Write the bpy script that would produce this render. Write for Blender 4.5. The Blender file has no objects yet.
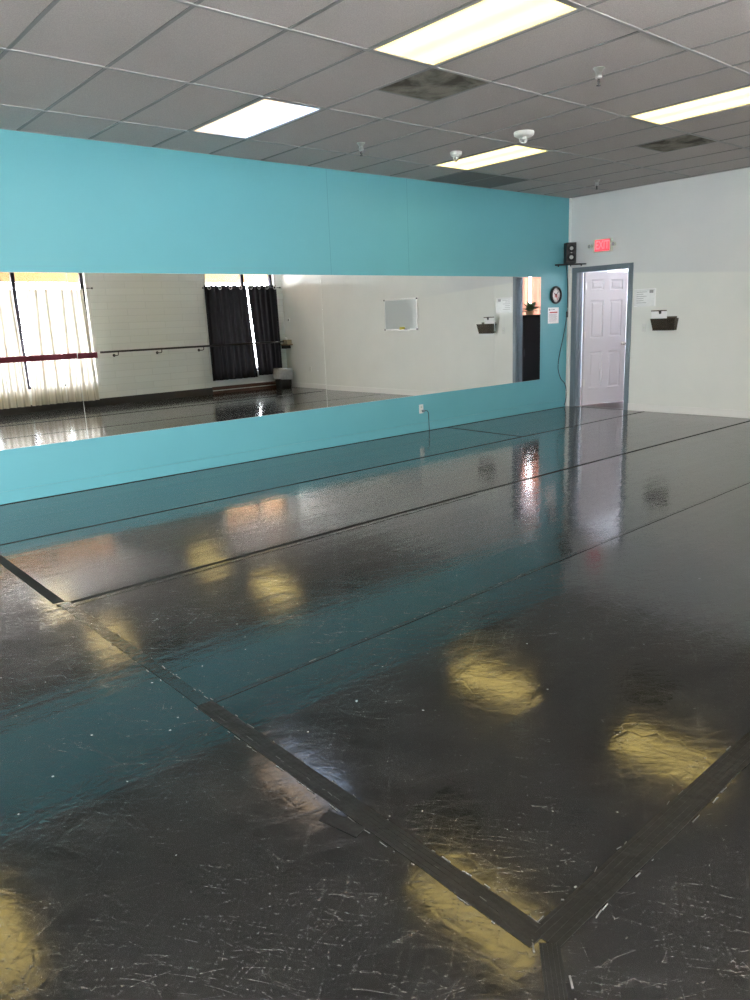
import bpy, bmesh, math, random
from mathutils import Vector, Matrix
random.seed(7)
sc = bpy.context.scene
COL = sc.collection
PI = math.pi

# ------------------------------------------------------------------ room numbers (metres)
H = 3.165          # ceiling
X1 = 8.605         # far wall (with the door)
XL = -4.40         # near end wall
YW = -7.93         # window wall
T = 0.6096         # ceiling tile module
A0 = -0.721        # first ceiling runner from the mirror wall

# ------------------------------------------------------------------ materials
def new_mat(name):
    m = bpy.data.materials.new(name); m.use_nodes = True
    nt = m.node_tree; b = nt.nodes['Principled BSDF']
    return m, nt, b
def simple(name, col, rough=.5, metal=0., spec=.5, bump=0, bscale=60, var=0, vscale=3, emit=None, es=0):
    m, nt, b = new_mat(name)
    b.inputs['Base Color'].default_value = (*col, 1)
    b.inputs['Roughness'].default_value = rough
    b.inputs['Metallic'].default_value = metal
    b.inputs['Specular IOR Level'].default_value = spec
    if emit:
        b.inputs['Emission Color'].default_value = (*emit, 1); b.inputs['Emission Strength'].default_value = es
    tc = nt.nodes.new('ShaderNodeTexCoord')
    if bump:
        n = nt.nodes.new('ShaderNodeTexNoise'); n.inputs['Scale'].default_value = bscale; n.inputs['Detail'].default_value = 4
        nt.links.new(tc.outputs['Object'], n.inputs['Vector'])
        bp = nt.nodes.new('ShaderNodeBump'); bp.inputs['Strength'].default_value = bump; bp.inputs['Distance'].default_value = .01
        nt.links.new(n.outputs['Fac'], bp.inputs['Height']); nt.links.new(bp.outputs['Normal'], b.inputs['Normal'])
    if var:
        n = nt.nodes.new('ShaderNodeTexNoise'); n.inputs['Scale'].default_value = vscale; n.inputs['Detail'].default_value = 5
        nt.links.new(tc.outputs['Object'], n.inputs['Vector'])
        mx = nt.nodes.new('ShaderNodeMixRGB'); mx.blend_type = 'MIX'
        mx.inputs['Color1'].default_value = (*[c*(1-var) for c in col], 1); mx.inputs['Color2'].default_value = (*[min(1, c*(1+var)) for c in col], 1)
        nt.links.new(n.outputs['Fac'], mx.inputs['Fac']); nt.links.new(mx.outputs[0], b.inputs['Base Color'])
    return m

class NG:
    """small helper to write node graphs"""
    def __init__(s, nt): s.nt = nt
    def n(s, typ, **kw):
        nd = s.nt.nodes.new(typ)
        for k, v in kw.items():
            if hasattr(nd, k): setattr(nd, k, v)
        return nd
    def link(s, a, b): s.nt.links.new(a, b)
    def math(s, op, a, b=None, c=None, clamp=False):
        nd = s.nt.nodes.new('ShaderNodeMath'); nd.operation = op; nd.use_clamp = clamp
        for i, v in enumerate((a, b, c)):
            if v is None: continue
            if isinstance(v, (int, float)): nd.inputs[i].default_value = v
            else: s.link(v, nd.inputs[i])
        return nd.outputs[0]
    def ramp(s, fac, p0, p1):
        nd = s.nt.nodes.new('ShaderNodeMapRange'); nd.clamp = True
        nd.inputs['From Min'].default_value = p0; nd.inputs['From Max'].default_value = p1
        s.link(fac, nd.inputs['Value']); return nd.outputs['Result']
    def mixc(s, fac, a, b):
        nd = s.nt.nodes.new('ShaderNodeMixRGB')
        if isinstance(fac, (int, float)): nd.inputs[0].default_value = fac
        else: s.link(fac, nd.inputs[0])
        for i, v in ((1, a), (2, b)):
            if isinstance(v, tuple): nd.inputs[i].default_value = (*v, 1)
            else: s.link(v, nd.inputs[i])
        return nd.outputs[0]
    def noise(s, vec, scale, detail=2, rough=.5, dist=0):
        nd = s.nt.nodes.new('ShaderNodeTexNoise'); nd.inputs['Scale'].default_value = scale
        nd.inputs['Detail'].default_value = detail; nd.inputs['Roughness'].default_value = rough; nd.inputs['Distortion'].default_value = dist
        s.link(vec, nd.inputs['Vector']); return nd.outputs['Fac']
    def mapping(s, vec, loc=(0,0,0), rot=(0,0,0), sca=(1,1,1)):
        nd = s.nt.nodes.new('ShaderNodeMapping'); nd.inputs['Location'].default_value = loc
        nd.inputs['Rotation'].default_value = rot; nd.inputs['Scale'].default_value = sca
        s.link(vec, nd.inputs['Vector']); return nd.outputs[0]

def floor_material():
    m, nt, b = new_mat('black_vinyl_dance_floor'); g = NG(nt)
    tc = g.n('ShaderNodeTexCoord').outputs['Object']
    # long streaky scratches: strongly stretched noise, thresholded, in several directions
    acc = None
    warp = g.n('ShaderNodeTexNoise'); warp.inputs['Scale'].default_value = 3.0; warp.inputs['Detail'].default_value = 1; g.link(tc, warp.inputs['Vector'])
    wv = g.n('ShaderNodeVectorMath', operation='MULTIPLY_ADD'); g.link(warp.outputs['Color'], wv.inputs[0])
    wv.inputs[1].default_value = (.10, .10, 0); g.link(tc, wv.inputs[2])
    for i, (ang, sx, sy, th, w) in enumerate([(8, 4.5, 230, .69, .5), (28, 5, 260, .68, .6), (47, 4.2, 240, .68, .7), (-18, 6, 260, .69, .5), (72, 6, 250, .69, .5), (-52, 7, 260, .69, .5), (102, 7, 260, .695, .45), (36, 2.4, 170, .69, .6), (57, 5, 280, .67, .6)]):
        v = g.mapping(wv.outputs[0], loc=(i*3.7, i*1.3, 0), rot=(0, 0, math.radians(ang)))
        v2 = g.mapping(v, sca=(sx, sy, 1))
        n = g.noise(v2, 1, 1.5, .55)
        s = g.math('MULTIPLY', g.ramp(n, th-.06, th+.10), w)
        acc = s if acc is None else g.math('ADD', acc, s)
    # broader, softer drag marks that still read further away
    for i, (ang, sx, sy, th, w) in enumerate([(23, 2.2, 60, .645, .40), (49, 2.6, 75, .645, .50), (-35, 3.0, 70, .65, .40), (68, 2.6, 80, .65, .40), (88, 3.2, 85, .655, .35)]):
        v2 = g.mapping(g.mapping(wv.outputs[0], loc=(i*2.3+9, i*4.1, 0), rot=(0, 0, math.radians(ang))), sca=(sx, sy, 1))
        acc = g.math('ADD', acc, g.math('MULTIPLY', g.ramp(g.noise(v2, 1, 1.5, .55), th-.07, th+.12), w))
    # curved scuffs left by turning shoes
    cur = None
    for i, (px, py, sc_) in enumerate([(0.4, -6.5, 1), (-.9, -5.4, 1), (1.5, -5.2, 1), (2.6, -4.2, 1), (-1.2, -3.4, 1), (.5, -5.9, 1)]):
        vm = g.n('ShaderNodeVectorMath', operation='DISTANCE'); g.link(wv.outputs[0], vm.inputs[0]); vm.inputs[1].default_value = (px, py, 0)
        d = vm.outputs['Value']
        cell = g.noise(g.mapping(tc, loc=(i*5.1, 2.2*i, 0)), 1.7, 2)
        rings = g.noise(g.mapping(vmcomb(g, d), sca=(55, 1, 1)), 1, 1)
        s = g.math('MULTIPLY', g.ramp(rings, .70, .80), g.ramp(cell, .56, .62))
        cur = s if cur is None else g.math('MAXIMUM', cur, s)
    # wear comes in patches
    patch = g.ramp(g.noise(tc, .9, 4, .6), .38, .66)
    fine = g.ramp(g.noise(tc, 4, 12, .84), .40, .72)
    specks = g.n('ShaderNodeTexVoronoi'); specks.inputs['Scale'].default_value = 17; g.link(wv.outputs[0], specks.inputs['Vector'])
    spk_n = g.noise(tc, 60, 3)
    spd = g.math('ADD', specks.outputs['Distance'], g.math('MULTIPLY', spk_n, .15))
    rsel = g.n('ShaderNodeSeparateColor'); g.link(specks.outputs['Color'], rsel.inputs[0])
    spk = g.math('MULTIPLY', g.math('LESS_THAN', spd, g.math('MULTIPLY_ADD', rsel.outputs[1], .09, .065)), g.math('GREATER_THAN', rsel.outputs[0], .72))
    scr = g.math('MULTIPLY', acc, g.math('MULTIPLY_ADD', patch, .45, .60), clamp=True)
    base = g.mixc(fine, (.001, .001, .001), (.016, .0155, .015))
    base = g.mixc(g.math('MULTIPLY', scr, .26), base, (.17, .165, .16))
    base = g.mixc(g.math('MULTIPLY', cur, .30), base, (.30, .30, .29))
    base = g.mixc(g.math('MULTIPLY', spk, .36), base, (.75, .78, .78))
    g.link(base, b.inputs['Base Color'])
    # satin gloss, duller where it is scratched
    r0 = g.math('MULTIPLY_ADD', g.noise(tc, 2.3, 5, .6), .05, FLOOR_ROUGH)
    r1 = g.math('ADD', r0, g.math('MULTIPLY', scr, .28))
    r2 = g.math('ADD', r1, g.math('MULTIPLY', fine, .04))
    g.link(r2, b.inputs['Roughness'])
    b.inputs['IOR'].default_value = 1.68
    b.inputs['Sheen Weight'].default_value = .04; b.inputs['Sheen Roughness'].default_value = .35; b.inputs['Sheen Tint'].default_value = (.9, .87, .82, 1)
    # gentle ripples along the rolls, a fine crinkle and a grain
    long_ = g.noise(g.mapping(tc, sca=(.14, 4.6, 1)), 1, 2)
    wob = g.noise(g.mapping(tc, sca=(13, 24, 1)), 1, 1.5, .5)
    crk = g.n('ShaderNodeTexVoronoi'); crk.feature = 'DISTANCE_TO_EDGE'; crk.inputs['Scale'].default_value = 15; g.link(wv.outputs[0], crk.inputs['Vector'])
    crk_h = g.ramp(crk.outputs['Distance'], 0, .10)
    grain = g.noise(g.mapping(tc, sca=(60, 90, 1)), 1, 2)
    h1 = g.math('ADD', g.math('MULTIPLY', long_, .0042), g.math('MULTIPLY', wob, .00075))
    h2 = g.math('ADD', g.math('MULTIPLY', grain, .00003), g.math('MULTIPLY', scr, .00010))
    hgt = g.math('ADD', g.math('ADD', h1, h2), g.math('MULTIPLY', crk_h, .00012))
    bp = g.n('ShaderNodeBump'); bp.inputs['Strength'].default_value = .55; bp.inputs['Distance'].default_value = 1
    g.link(hgt, bp.inputs['Height']); g.link(bp.outputs['Normal'], b.inputs['Normal'])
    return m
def vmcomb(g, d):
    c = g.n('ShaderNodeCombineXYZ'); g.link(d, c.inputs[0]); return c.outputs[0]

def ceiling_material(name, c1, c2, stain=False):
    m, nt, b = new_mat(name); g = NG(nt)
    tc = g.n('ShaderNodeTexCoord').outputs['Object']
    n1 = g.noise(tc, 150, 3, .6); n2 = g.noise(tc, 45, 2)
    col = g.mixc(g.ramp(n1, .35, .65), c1, c2)
    if stain:
        n3 = g.noise(tc, 3.4, 4, .6, 0.4)
        col = g.mixc(g.ramp(n3, .42, .62), col, (.085, .078, .062))
    g.link(col, b.inputs['Base Color']); b.inputs['Roughness'].default_value = .95; b.inputs['Specular IOR Level'].default_value = .1
    bp = g.n('ShaderNodeBump'); bp.inputs['Strength'].default_value = .25; bp.inputs['Distance'].default_value = .004
    g.link(g.math('ADD', n1, n2), bp.inputs['Height']); g.link(bp.outputs['Normal'], b.inputs['Normal'])
    return m

def teal_material():
    m, nt, b = new_mat('teal_satin_paint'); g = NG(nt)
    tc = g.n('ShaderNodeTexCoord').outputs['Object']
    n = g.noise(tc, 1.6, 4, .55)
    col = g.mixc(n, TEAL1, TEAL2)
    # faint rolled paint overlaps, drywall seams
    sep = g.n('ShaderNodeSeparateXYZ'); g.link(tc, sep.inputs[0])
    seam = None
    for sx in (3.915, 5.165):
        d = g.math('ABSOLUTE', g.math('SUBTRACT', sep.outputs[0], sx))
        s = g.math('LESS_THAN', d, .004)
        seam = s if seam is None else g.math('MAXIMUM', seam, s)
    seam = g.math('MULTIPLY', seam, g.math('GREATER_THAN', sep.outputs[2], 2.0))
    col = g.mixc(g.math('MULTIPLY', seam, .45), col, (.05, .20, .24))
    g.link(col, b.inputs['Base Color'])
    b.inputs['Roughness'].default_value = .42
    b.inputs['Specular IOR Level'].default_value = .4
    bp = g.n('ShaderNodeBump'); bp.inputs['Strength'].default_value = .12; bp.inputs['Distance'].default_value = .003
    g.link(g.noise(tc, 140, 3), bp.inputs['Height']); g.link(bp.outputs['Normal'], b.inputs['Normal'])
    return m

def farwall_material():
    m, nt, b = new_mat('pale_grey_wall_paint'); g = NG(nt)
    tc = g.n('ShaderNodeTexCoord').outputs['Object']
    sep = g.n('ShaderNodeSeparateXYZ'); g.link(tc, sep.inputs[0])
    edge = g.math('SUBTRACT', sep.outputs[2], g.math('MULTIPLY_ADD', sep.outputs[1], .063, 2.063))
    shade_mask = g.math('MULTIPLY', g.ramp(edge, -.01, .02), g.ramp(sep.outputs[1], -3.4, -2.2))  # sloped shadow edge by the door, painted into the upper wall colour
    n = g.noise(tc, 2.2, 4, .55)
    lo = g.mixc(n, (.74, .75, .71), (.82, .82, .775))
    shaded_col = g.mixc(n, (.655, .665, .66), (.725, .73, .72))
    col = g.mixc(shade_mask, lo, shaded_col)
    g.link(col, b.inputs['Base Color']); b.inputs['Roughness'].default_value = .55; b.inputs['Specular IOR Level'].default_value = .35
    bp = g.n('ShaderNodeBump'); bp.inputs['Strength'].default_value = .12; bp.inputs['Distance'].default_value = .003
    g.link(g.noise(tc, 120, 3), bp.inputs['Height']); g.link(bp.outputs['Normal'], b.inputs['Normal'])
    return m

def block_material():
    m, nt, b = new_mat('painted_block_wall'); g = NG(nt)
    tc = g.n('ShaderNodeTexCoord').outputs['Object']
    sep = g.n('ShaderNodeSeparateXYZ'); g.link(tc, sep.inputs[0])
    cb = g.n('ShaderNodeCombineXYZ'); g.link(sep.outputs[0], cb.inputs[0]); g.link(sep.outputs[2], cb.inputs[1])
    br = g.n('ShaderNodeTexBrick'); g.link(cb.outputs[0], br.inputs['Vector'])
    br.inputs['Scale'].default_value = 1; br.inputs['Brick Width'].default_value = .8; br.inputs['Row Height'].default_value = .135
    br.inputs['Mortar Size'].default_value = .006; br.inputs['Mortar Smooth'].default_value = .3
    br.inputs['Color1'].default_value = (.82, .83, .80, 1); br.inputs['Color2'].default_value = (.86, .87, .84, 1); br.inputs['Mortar'].default_value = (.74, .75, .72, 1)
    g.link(br.outputs['Color'], b.inputs['Base Color']); b.inputs['Roughness'].default_value = .6
    bp = g.n('ShaderNodeBump'); bp.inputs['Strength'].default_value = .35; bp.inputs['Distance'].default_value = .006; bp.invert = True
    g.link(br.outputs['Fac'], bp.inputs['Height']); g.link(bp.outputs['Normal'], b.inputs['Normal'])
    return m

def cloth(name, col, dense, transl, transp, pattern=None):
    """fabric whose pleat sides are gathered denser (object-space pleats face +-y or +-x)"""
    m, nt, b = new_mat(name); g = NG(nt); nt.nodes.remove(b)
    out = [n for n in nt.nodes if n.type == 'OUTPUT_MATERIAL'][0]
    tcn = g.n('ShaderNodeTexCoord'); tc = tcn.outputs['Object']
    dif = g.n('ShaderNodeBsdfDiffuse'); tr = g.n('ShaderNodeBsdfTranslucent'); tp = g.n('ShaderNodeBsdfTransparent')
    dif.inputs[0].default_value = (*col, 1)
    sp = g.n('ShaderNodeSeparateXYZ'); g.link(tcn.outputs['Normal'], sp.inputs[0])
    ax = g.math('ABSOLUTE', sp.outputs[0 if name.startswith('orange') else 1])
    fac = g.ramp(g.math('ADD', ax, g.math('MULTIPLY_ADD', g.noise(tc, 6, 3), .3, -.15)), .50, .99)
    tcol = g.mixc(fac, dense, transl)
    if pattern:
        v = g.n('ShaderNodeTexVoronoi'); v.inputs['Scale'].default_value = 13; g.link(tc, v.inputs['Vector'])
        d = g.math('ADD', v.outputs['Distance'], g.math('MULTIPLY', g.noise(tc, 45, 3), .5))
        tcol = g.mixc(g.math('MULTIPLY', g.ramp(d, .42, .36), .7), tcol, pattern)
    g.link(tcol, tr.inputs[0])
    ad = g.n('ShaderNodeAddShader'); g.link(dif.outputs[0], ad.inputs[0]); g.link(tr.outputs[0], ad.inputs[1])
    m2 = g.n('ShaderNodeMixShader'); m2.inputs[0].default_value = transp; g.link(ad.outputs[0], m2.inputs[1]); g.link(tp.outputs[0], m2.inputs[2])
    g.link(m2.outputs[0], out.inputs[0])
    return m

def glass_material():
    m, nt, b = new_mat('window_glass'); g = NG(nt); nt.nodes.remove(b)
    out = [n for n in nt.nodes if n.type == 'OUTPUT_MATERIAL'][0]
    tp = g.n('ShaderNodeBsdfTransparent'); gl = g.n('ShaderNodeBsdfGlossy'); gl.inputs['Roughness'].default_value = 0
    tp.inputs[0].default_value = (.93, .96, .95, 1)
    mx = g.n('ShaderNodeMixShader'); mx.inputs[0].default_value = .07
    g.link(tp.outputs[0], mx.inputs[1]); g.link(gl.outputs[0], mx.inputs[2]); g.link(mx.outputs[0], out.inputs[0])
    return m

def diffuser_material(name, left, right, k=1.0):
    """prismatic lens lit by two tubes; left and right are the colours the two tubes give"""
    m, nt, b = new_mat(name); g = NG(nt)
    tc = g.n('ShaderNodeTexCoord').outputs['Object']
    sep = g.n('ShaderNodeSeparateXYZ'); g.link(tc, sep.inputs[0])
    x = sep.outputs[0]   # across the fixture, -0.28 .. 0.28
    mixf = g.ramp(x, -.10, .10)
    col = g.mixc(mixf, left, right)
    # brighter over each tube
    b1 = g.math('ABSOLUTE', g.math('SUBTRACT', g.math('ABSOLUTE', x), .14))
    tube = g.ramp(b1, .12, .0)
    st = g.math('MULTIPLY_ADD', tube, .50*k, .75*k)
    g.link(col, b.inputs['Emission Color']); g.link(st, b.inputs['Emission Strength'])
    b.inputs['Base Color'].default_value = (.25, .24, .22, 1); b.inputs['Roughness'].default_value = .35
    return m

FLOOR_ROUGH = .03
TEAL1 = (.115, .365, .415); TEAL2 = (.13, .40, .45)
WORLD = 12.0
LAMP = .78

M = {}
M['floor'] = floor_material()
M['teal'] = teal_material()
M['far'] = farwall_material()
M['block'] = block_material()
M['white_wall'] = simple('off_white_wall_paint', (.76, .76, .72), .6, bump=.1, bscale=100, var=.04)
M['ceil'] = ceiling_material('ceiling_tile', (.41, .37, .35), (.53, .48, .455))
M['ceil_stain'] = ceiling_material('water_stained_tile', (.22, .205, .17), (.30, .28, .235), True)
M['ceil_brown'] = ceiling_material('dirty_tile', (.19, .185, .18), (.24, .23, .22))
M['grid'] = simple('white_grid_metal', (.29, .28, .27), .45)
M['tee'] = simple('grey_cross_tee_metal', (.20, .195, .185), .5)
M['base_white'] = simple('white_baseboard_paint', (.82, .81, .78), .4)
M['base_teal'] = simple('teal_baseboard_paint', (.125, .39, .44), .35)
M['base_dark'] = simple('dark_brown_rubber_base', (.045, .035, .032), .4, var=.3)
M['base_red'] = simple('red_brown_base', (.10, .035, .022), .35, var=.3)
M['mirror'] = simple('silvered_mirror', (.87, .88, .87), 0.0, 1.0)
M['mirror_edge'] = simple('mirror_glass_edge', (.65, .68, .64), .2)
M['frame_grey'] = simple('blue_grey_frame_paint', (.16, .20, .23), .4, var=.06)
M['door'] = simple('white_door_paint', (.55, .525, .53), .38, bump=.05, bscale=30)
M['nickel'] = simple('satin_nickel', (.62, .60, .56), .28, 1)
M['chrome'] = simple('chrome', (.75, .75, .75), .12, 1)
M['darkmetal'] = simple('dark_metal', (.06, .06, .065), .35, .6)
M['black'] = simple('black_plastic', (.012, .012, .013), .38)
M['black_matte'] = simple('black_matte', (.008, .008, .009), .85)
M['white_plastic'] = simple('white_plastic', (.72, .72, .69), .35)
M['cream_plastic'] = simple('cream_plastic', (.62, .66, .54), .4)
M['cone'] = simple('speaker_cone_silver', (.42, .42, .40), .35, .7)
M['paper'] = simple('white_paper', (.93, .92, .92), .7)
M['plastic_sleeve'] = simple('glossy_plastic_sleeve', (.80, .81, .80), .15, bump=.35, bscale=14, var=.1, vscale=20)
M['ink'] = simple('dark_print', (.04, .04, .045), .7)
M['ink_grey'] = simple('grey_print', (.30, .29, .29), .7)
M['red_ink'] = simple('red_print', (.45, .04, .04), .6)
M['clock_face'] = simple('clock_face_white', (.80, .74, .73), .4)
M['exit_panel'] = simple('exit_panel_pink', (.5, .1, .1), .4, emit=(1, .04, .08), es=.19)
M['exit_letters'] = simple('exit_letters_light', (.5, .2, .2), .4, emit=(1, .24, .30), es=.19)
M['smoked'] = simple('smoked_brown_plastic', (.10, .078, .055), .18)
def smoked():
    m, nt, b = new_mat('smoked_clear_plastic'); g = NG(nt); out = [n for n in nt.nodes if n.type == 'OUTPUT_MATERIAL'][0]
    b.inputs['Base Color'].default_value = (.10, .078, .055, 1); b.inputs['Roughness'].default_value = .18
    tp = g.n('ShaderNodeBsdfTransparent'); tp.inputs[0].default_value = (.62, .55, .46, 1)
    mx_ = g.n('ShaderNodeMixShader'); mx_.inputs[0].default_value = .35
    g.link(b.outputs[0], mx_.inputs[1]); g.link(tp.outputs[0], mx_.inputs[2]); g.link(mx_.outputs[0], out.inputs[0]); return m
M['smoked_clear'] = smoked()
M['maroon'] = simple('maroon_paint', (.24, .03, .065), .4)
M['wood'] = simple('pale_brown_wood', (.30, .20, .12), .5, var=.2, vscale=12)
M['tan'] = simple('tan_stucco', (.27, .145, .060), .9, var=.06)
M['concrete'] = simple('pale_concrete', (.62, .61, .58), .9, var=.08)
M['frame_black'] = simple('dark_bronze_window_frame', (.02, .018, .03), .35, .5)
M['frame_white'] = simple('white_window_trim', (.74, .74, .72), .45)
M['glass'] = glass_material()
M['sheer'] = cloth('sheer_white_curtain', (.62, .58, .50), (.014, .011, .007), (.175, .168, .155), .0, (.035, .026, .017))
M['blackcloth'] = cloth('black_curtain', (.022, .023, .028), (.0003, .0003, .0004), (.0014, .0012, .0012), .0)
M['orange'] = cloth('orange_curtain', (.50, .22, .15), (.010, .003, .002), (.042, .019, .013), .0)
M['tape_black'] = simple('black_vinyl_tape', (.010, .010, .009), .75, spec=.25)
M['tape_worn'] = simple('worn_black_tape', (.012, .012, .0118), .34, spec=.3, bump=.35, bscale=22, var=.5, vscale=25)
M['tape_clear'] = simple('worn_clear_tape', (.020, .020, .019), .12, bump=.3, bscale=25, var=.5, vscale=16)
M['residue'] = simple('white_tape_residue', (.12, .12, .115), .5, var=.4, vscale=30)
M['bag'] = simple('translucent_white_bin_bag', (.55, .56, .57), .25, bump=.9, bscale=16, var=.35, vscale=14)
M['board'] = simple('whiteboard_surface', (.56, .60, .60), .12)
M['alu'] = simple('aluminium_trim', (.62, .62, .60), .3, .8)
M['yellow'] = simple('yellow_sponge', (.60, .50, .06), .8)
M['leaf'] = simple('green_leaf', (.035, .09, .025), .45, var=.3)
M['soil'] = simple('brown_basket', (.20, .11, .05), .8, var=.3)
M['cabinet'] = simple('black_cabinet_paint', (.004, .004, .004), .6, spec=.1)
M['hallfloor'] = simple('dark_red_wood_floor', (.050, .022, .018), .5, var=.3, vscale=6)
M['hallwall'] = simple('pale_hall_paint', (.60, .60, .62), .6)
lens_warm = (1.0, .74, .30)
M['lens'] = diffuser_material('warm_light_lens', (1.0, .76, .235), (1.0, .75, .225), LAMP)
M['lens_blue'] = diffuser_material('warm_and_cool_light_lens', (.58, .41, .26), (.44, .58, .82), LAMP*1.1)

# ------------------------------------------------------------------ mesh helpers
def bx(bm, x0, x1, y0, y1, z0, z1, mi=0, bev=0.0):
    x0, x1 = sorted((x0, x1)); y0, y1 = sorted((y0, y1)); z0, z1 = sorted((z0, z1))
    vs = [bm.verts.new(v) for v in [(x0,y0,z0),(x1,y0,z0),(x1,y1,z0),(x0,y1,z0),(x0,y0,z1),(x1,y0,z1),(x1,y1,z1),(x0,y1,z1)]]
    fs = []
    for f in [(3,2,1,0),(4,5,6,7),(0,1,5,4),(1,2,6,5),(2,3,7,6),(3,0,4,7)]:
        fc = bm.faces.new([vs[i] for i in f]); fc.material_index = mi; fs.append(fc)
    if bev > 0:
        es = list({e for f in fs for e in f.edges})
        r = bmesh.ops.bevel(bm, geom=es, offset=bev, segments=2, affect='EDGES', profile=.5)
        for f in r['faces']: f.material_index = mi
    return vs
def lathe(bm, prof, seg=24, mi=0, mat=None, smooth=True, cap=True):
    """prof: list of (r, z) ; axis z; mat: matrix"""
    mat = mat or Matrix()
    rings = []
    for r, z in prof:
        if r < 1e-6: rings.append([bm.verts.new(mat @ Vector((0, 0, z)))])
        else: rings.append([bm.verts.new(mat @ Vector((r*math.cos(2*PI*i/seg), r*math.sin(2*PI*i/seg), z))) for i in range(seg)])
    for a, b in zip(rings, rings[1:]):
        for i in range(seg):
            j = (i+1) % seg
            if len(a) == 1 and len(b) == 1: continue
            if len(a) == 1: f = bm.faces.new((a[0], b[i], b[j]))
            elif len(b) == 1: f = bm.faces.new((a[i], a[j], b[0]))
            else: f = bm.faces.new((a[i], a[j], b[j], b[i]))
            f.material_index = mi; f.smooth = smooth
    if cap:
        for rg in (rings[0], rings[-1]):
            if len(rg) > 2:
                f = bm.faces.new(rg); f.material_index = mi
def tube(bm, pts, r, seg=8, mi=0):
    pts = [Vector(p) for p in pts]; rings = []
    up0 = Vector((0, 0, 1))
    for i, p in enumerate(pts):
        t = (pts[min(i+1, len(pts)-1)] - pts[max(i-1, 0)]).normalized()
        a = t.cross(up0)
        if a.length < .05: a = t.cross(Vector((1, 0, 0)))
        a.normalize(); b = t.cross(a).normalized()
        rr = r[i] if isinstance(r, (list, tuple)) else r
        rings.append([bm.verts.new(p + a*rr*math.cos(2*PI*k/seg) + b*rr*math.sin(2*PI*k/seg)) for k in range(seg)])
    for a, b in zip(rings, rings[1:]):
        for i in range(seg):
            f = bm.faces.new((a[i], a[(i+1) % seg], b[(i+1) % seg], b[i])); f.smooth = True; f.material_index = mi
    bm.faces.new(rings[0]); bm.faces.new(rings[-1][::-1])
def smooth_path(pts, n=6):
    P = [Vector(p) for p in pts]; out = []
    for i in range(len(P)-1):
        p0 = P[max(i-1, 0)]; p1 = P[i]; p2 = P[i+1]; p3 = P[min(i+2, len(P)-1)]
        for k in range(n):
            t = k/n
            out.append(.5*((2*p1) + (p2-p0)*t + (2*p0-5*p1+4*p2-p3)*t*t + (3*p1-p0-3*p2+p3)*t**3))
    out.append(P[-1]); return out
def obj(name, bm, mats, parent=None, loc=None):
    bmesh.ops.recalc_face_normals(bm, faces=bm.faces[:])
    me = bpy.data.meshes.new(name); bm.to_mesh(me); bm.free()
    for m in (mats if isinstance(mats, (list, tuple)) else [mats]): me.materials.append(m)
    o = bpy.data.objects.new(name, me); COL.objects.link(o)
    if parent: o.parent = parent
    if loc: o.location = loc
    return o
def box_obj(name, dims, mats, parent=None, bev=0.0):
    bm = bmesh.new(); bx(bm, *dims, bev=bev); return obj(name, bm, mats, parent)
def tag(o, label, cat, group=None, kind=None):
    o['label'] = label; o['category'] = cat
    if group: o['group'] = group
    if kind: o['kind'] = kind
    return o
def empty(name, loc=(0, 0, 0), rz=0.0):
    o = bpy.data.objects.new(name, None); COL.objects.link(o); o.location = loc; o.rotation_euler = (0, 0, rz)
    o.empty_display_size = .1
    return o
def thing(name, label, cat, loc=(0, 0, 0), rz=0.0, group=None):
    return tag(empty(name, loc, rz), label, cat, group)
def struct(o): o['kind'] = 'structure'; return o
def dup(root, loc=None, label=None, rz=None):
    def cp(o, par):
        c = o.copy(); COL.objects.link(c); c.parent = par
        for ch in [q for q in list(bpy.data.objects) if q.parent == o]: cp(ch, c)
        return c
    r = cp(root, None)
    if loc is not None: r.location = loc
    if rz is not None: r.rotation_euler = (0, 0, rz)
    if label: r['label'] = label
    return r
def text_mesh(name, body, size, mats, parent, loc, rot, extrude=.001, sx=1):
    cu = bpy.data.curves.new(name, 'FONT'); cu.body = body; cu.size = size; cu.extrude = extrude; cu.align_x = 'CENTER'; cu.align_y = 'CENTER'; cu.offset = size*.02
    t = bpy.data.objects.new('tmp_text', cu); COL.objects.link(t)
    bpy.context.view_layer.update()
    me = bpy.data.meshes.new_from_object(t.evaluated_get(bpy.context.evaluated_depsgraph_get()))
    bpy.data.objects.remove(t); bpy.data.curves.remove(cu)
    me.materials.clear(); me.materials.append(mats); me.name = name
    o = bpy.data.objects.new(name, me); COL.objects.link(o); o.parent = parent; o.location = loc; o.rotation_euler = rot; o.scale = (sx, 1, 1)
    return o
def wall_with_holes(bm, axis, c0, c1, u0, u1, z0, z1, holes):
    """slab between c0..c1 on `axis` ('x' or 'y'), spanning u and z, with rectangular holes (ua,ub,za,zb)"""
    us = sorted({u0, u1, *[h[0] for h in holes], *[h[1] for h in holes]}); zs = sorted({z0, z1, *[h[2] for h in holes], *[h[3] for h in holes]})
    for ua, ub in zip(us, us[1:]):
        for za, zb in zip(zs, zs[1:]):
            um, zm = (ua+ub)/2, (za+zb)/2
            if any(h[0] < um < h[1] and h[2] < zm < h[3] for h in holes): continue
            if axis == 'y': bx(bm, ua, ub, c0, c1, za, zb)
            else: bx(bm, c0, c1, ua, ub, za, zb)
    bmesh.ops.remove_doubles(bm, verts=bm.verts[:], dist=1e-5)

# ------------------------------------------------------------------ floor and shell
def floor_slab():
    bm = bmesh.new(); bx(bm, XL-.15, X1, YW-.1, 0.1, -.12, 0); return struct(obj('floor', bm, M['floor']))
floor_slab()

# mirror wall (left in the photograph)
bm = bmesh.new(); bx(bm, XL-.15, X1+.02, 0, .16, 0, H+.3)
struct(obj('wall_left', bm, M['teal']))
bm = bmesh.new()
bx(bm, XL, X1-.11, -.012, 0, 0, .112, bev=.003)
struct(obj('baseboard_left', bm, M['base_teal']))
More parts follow.
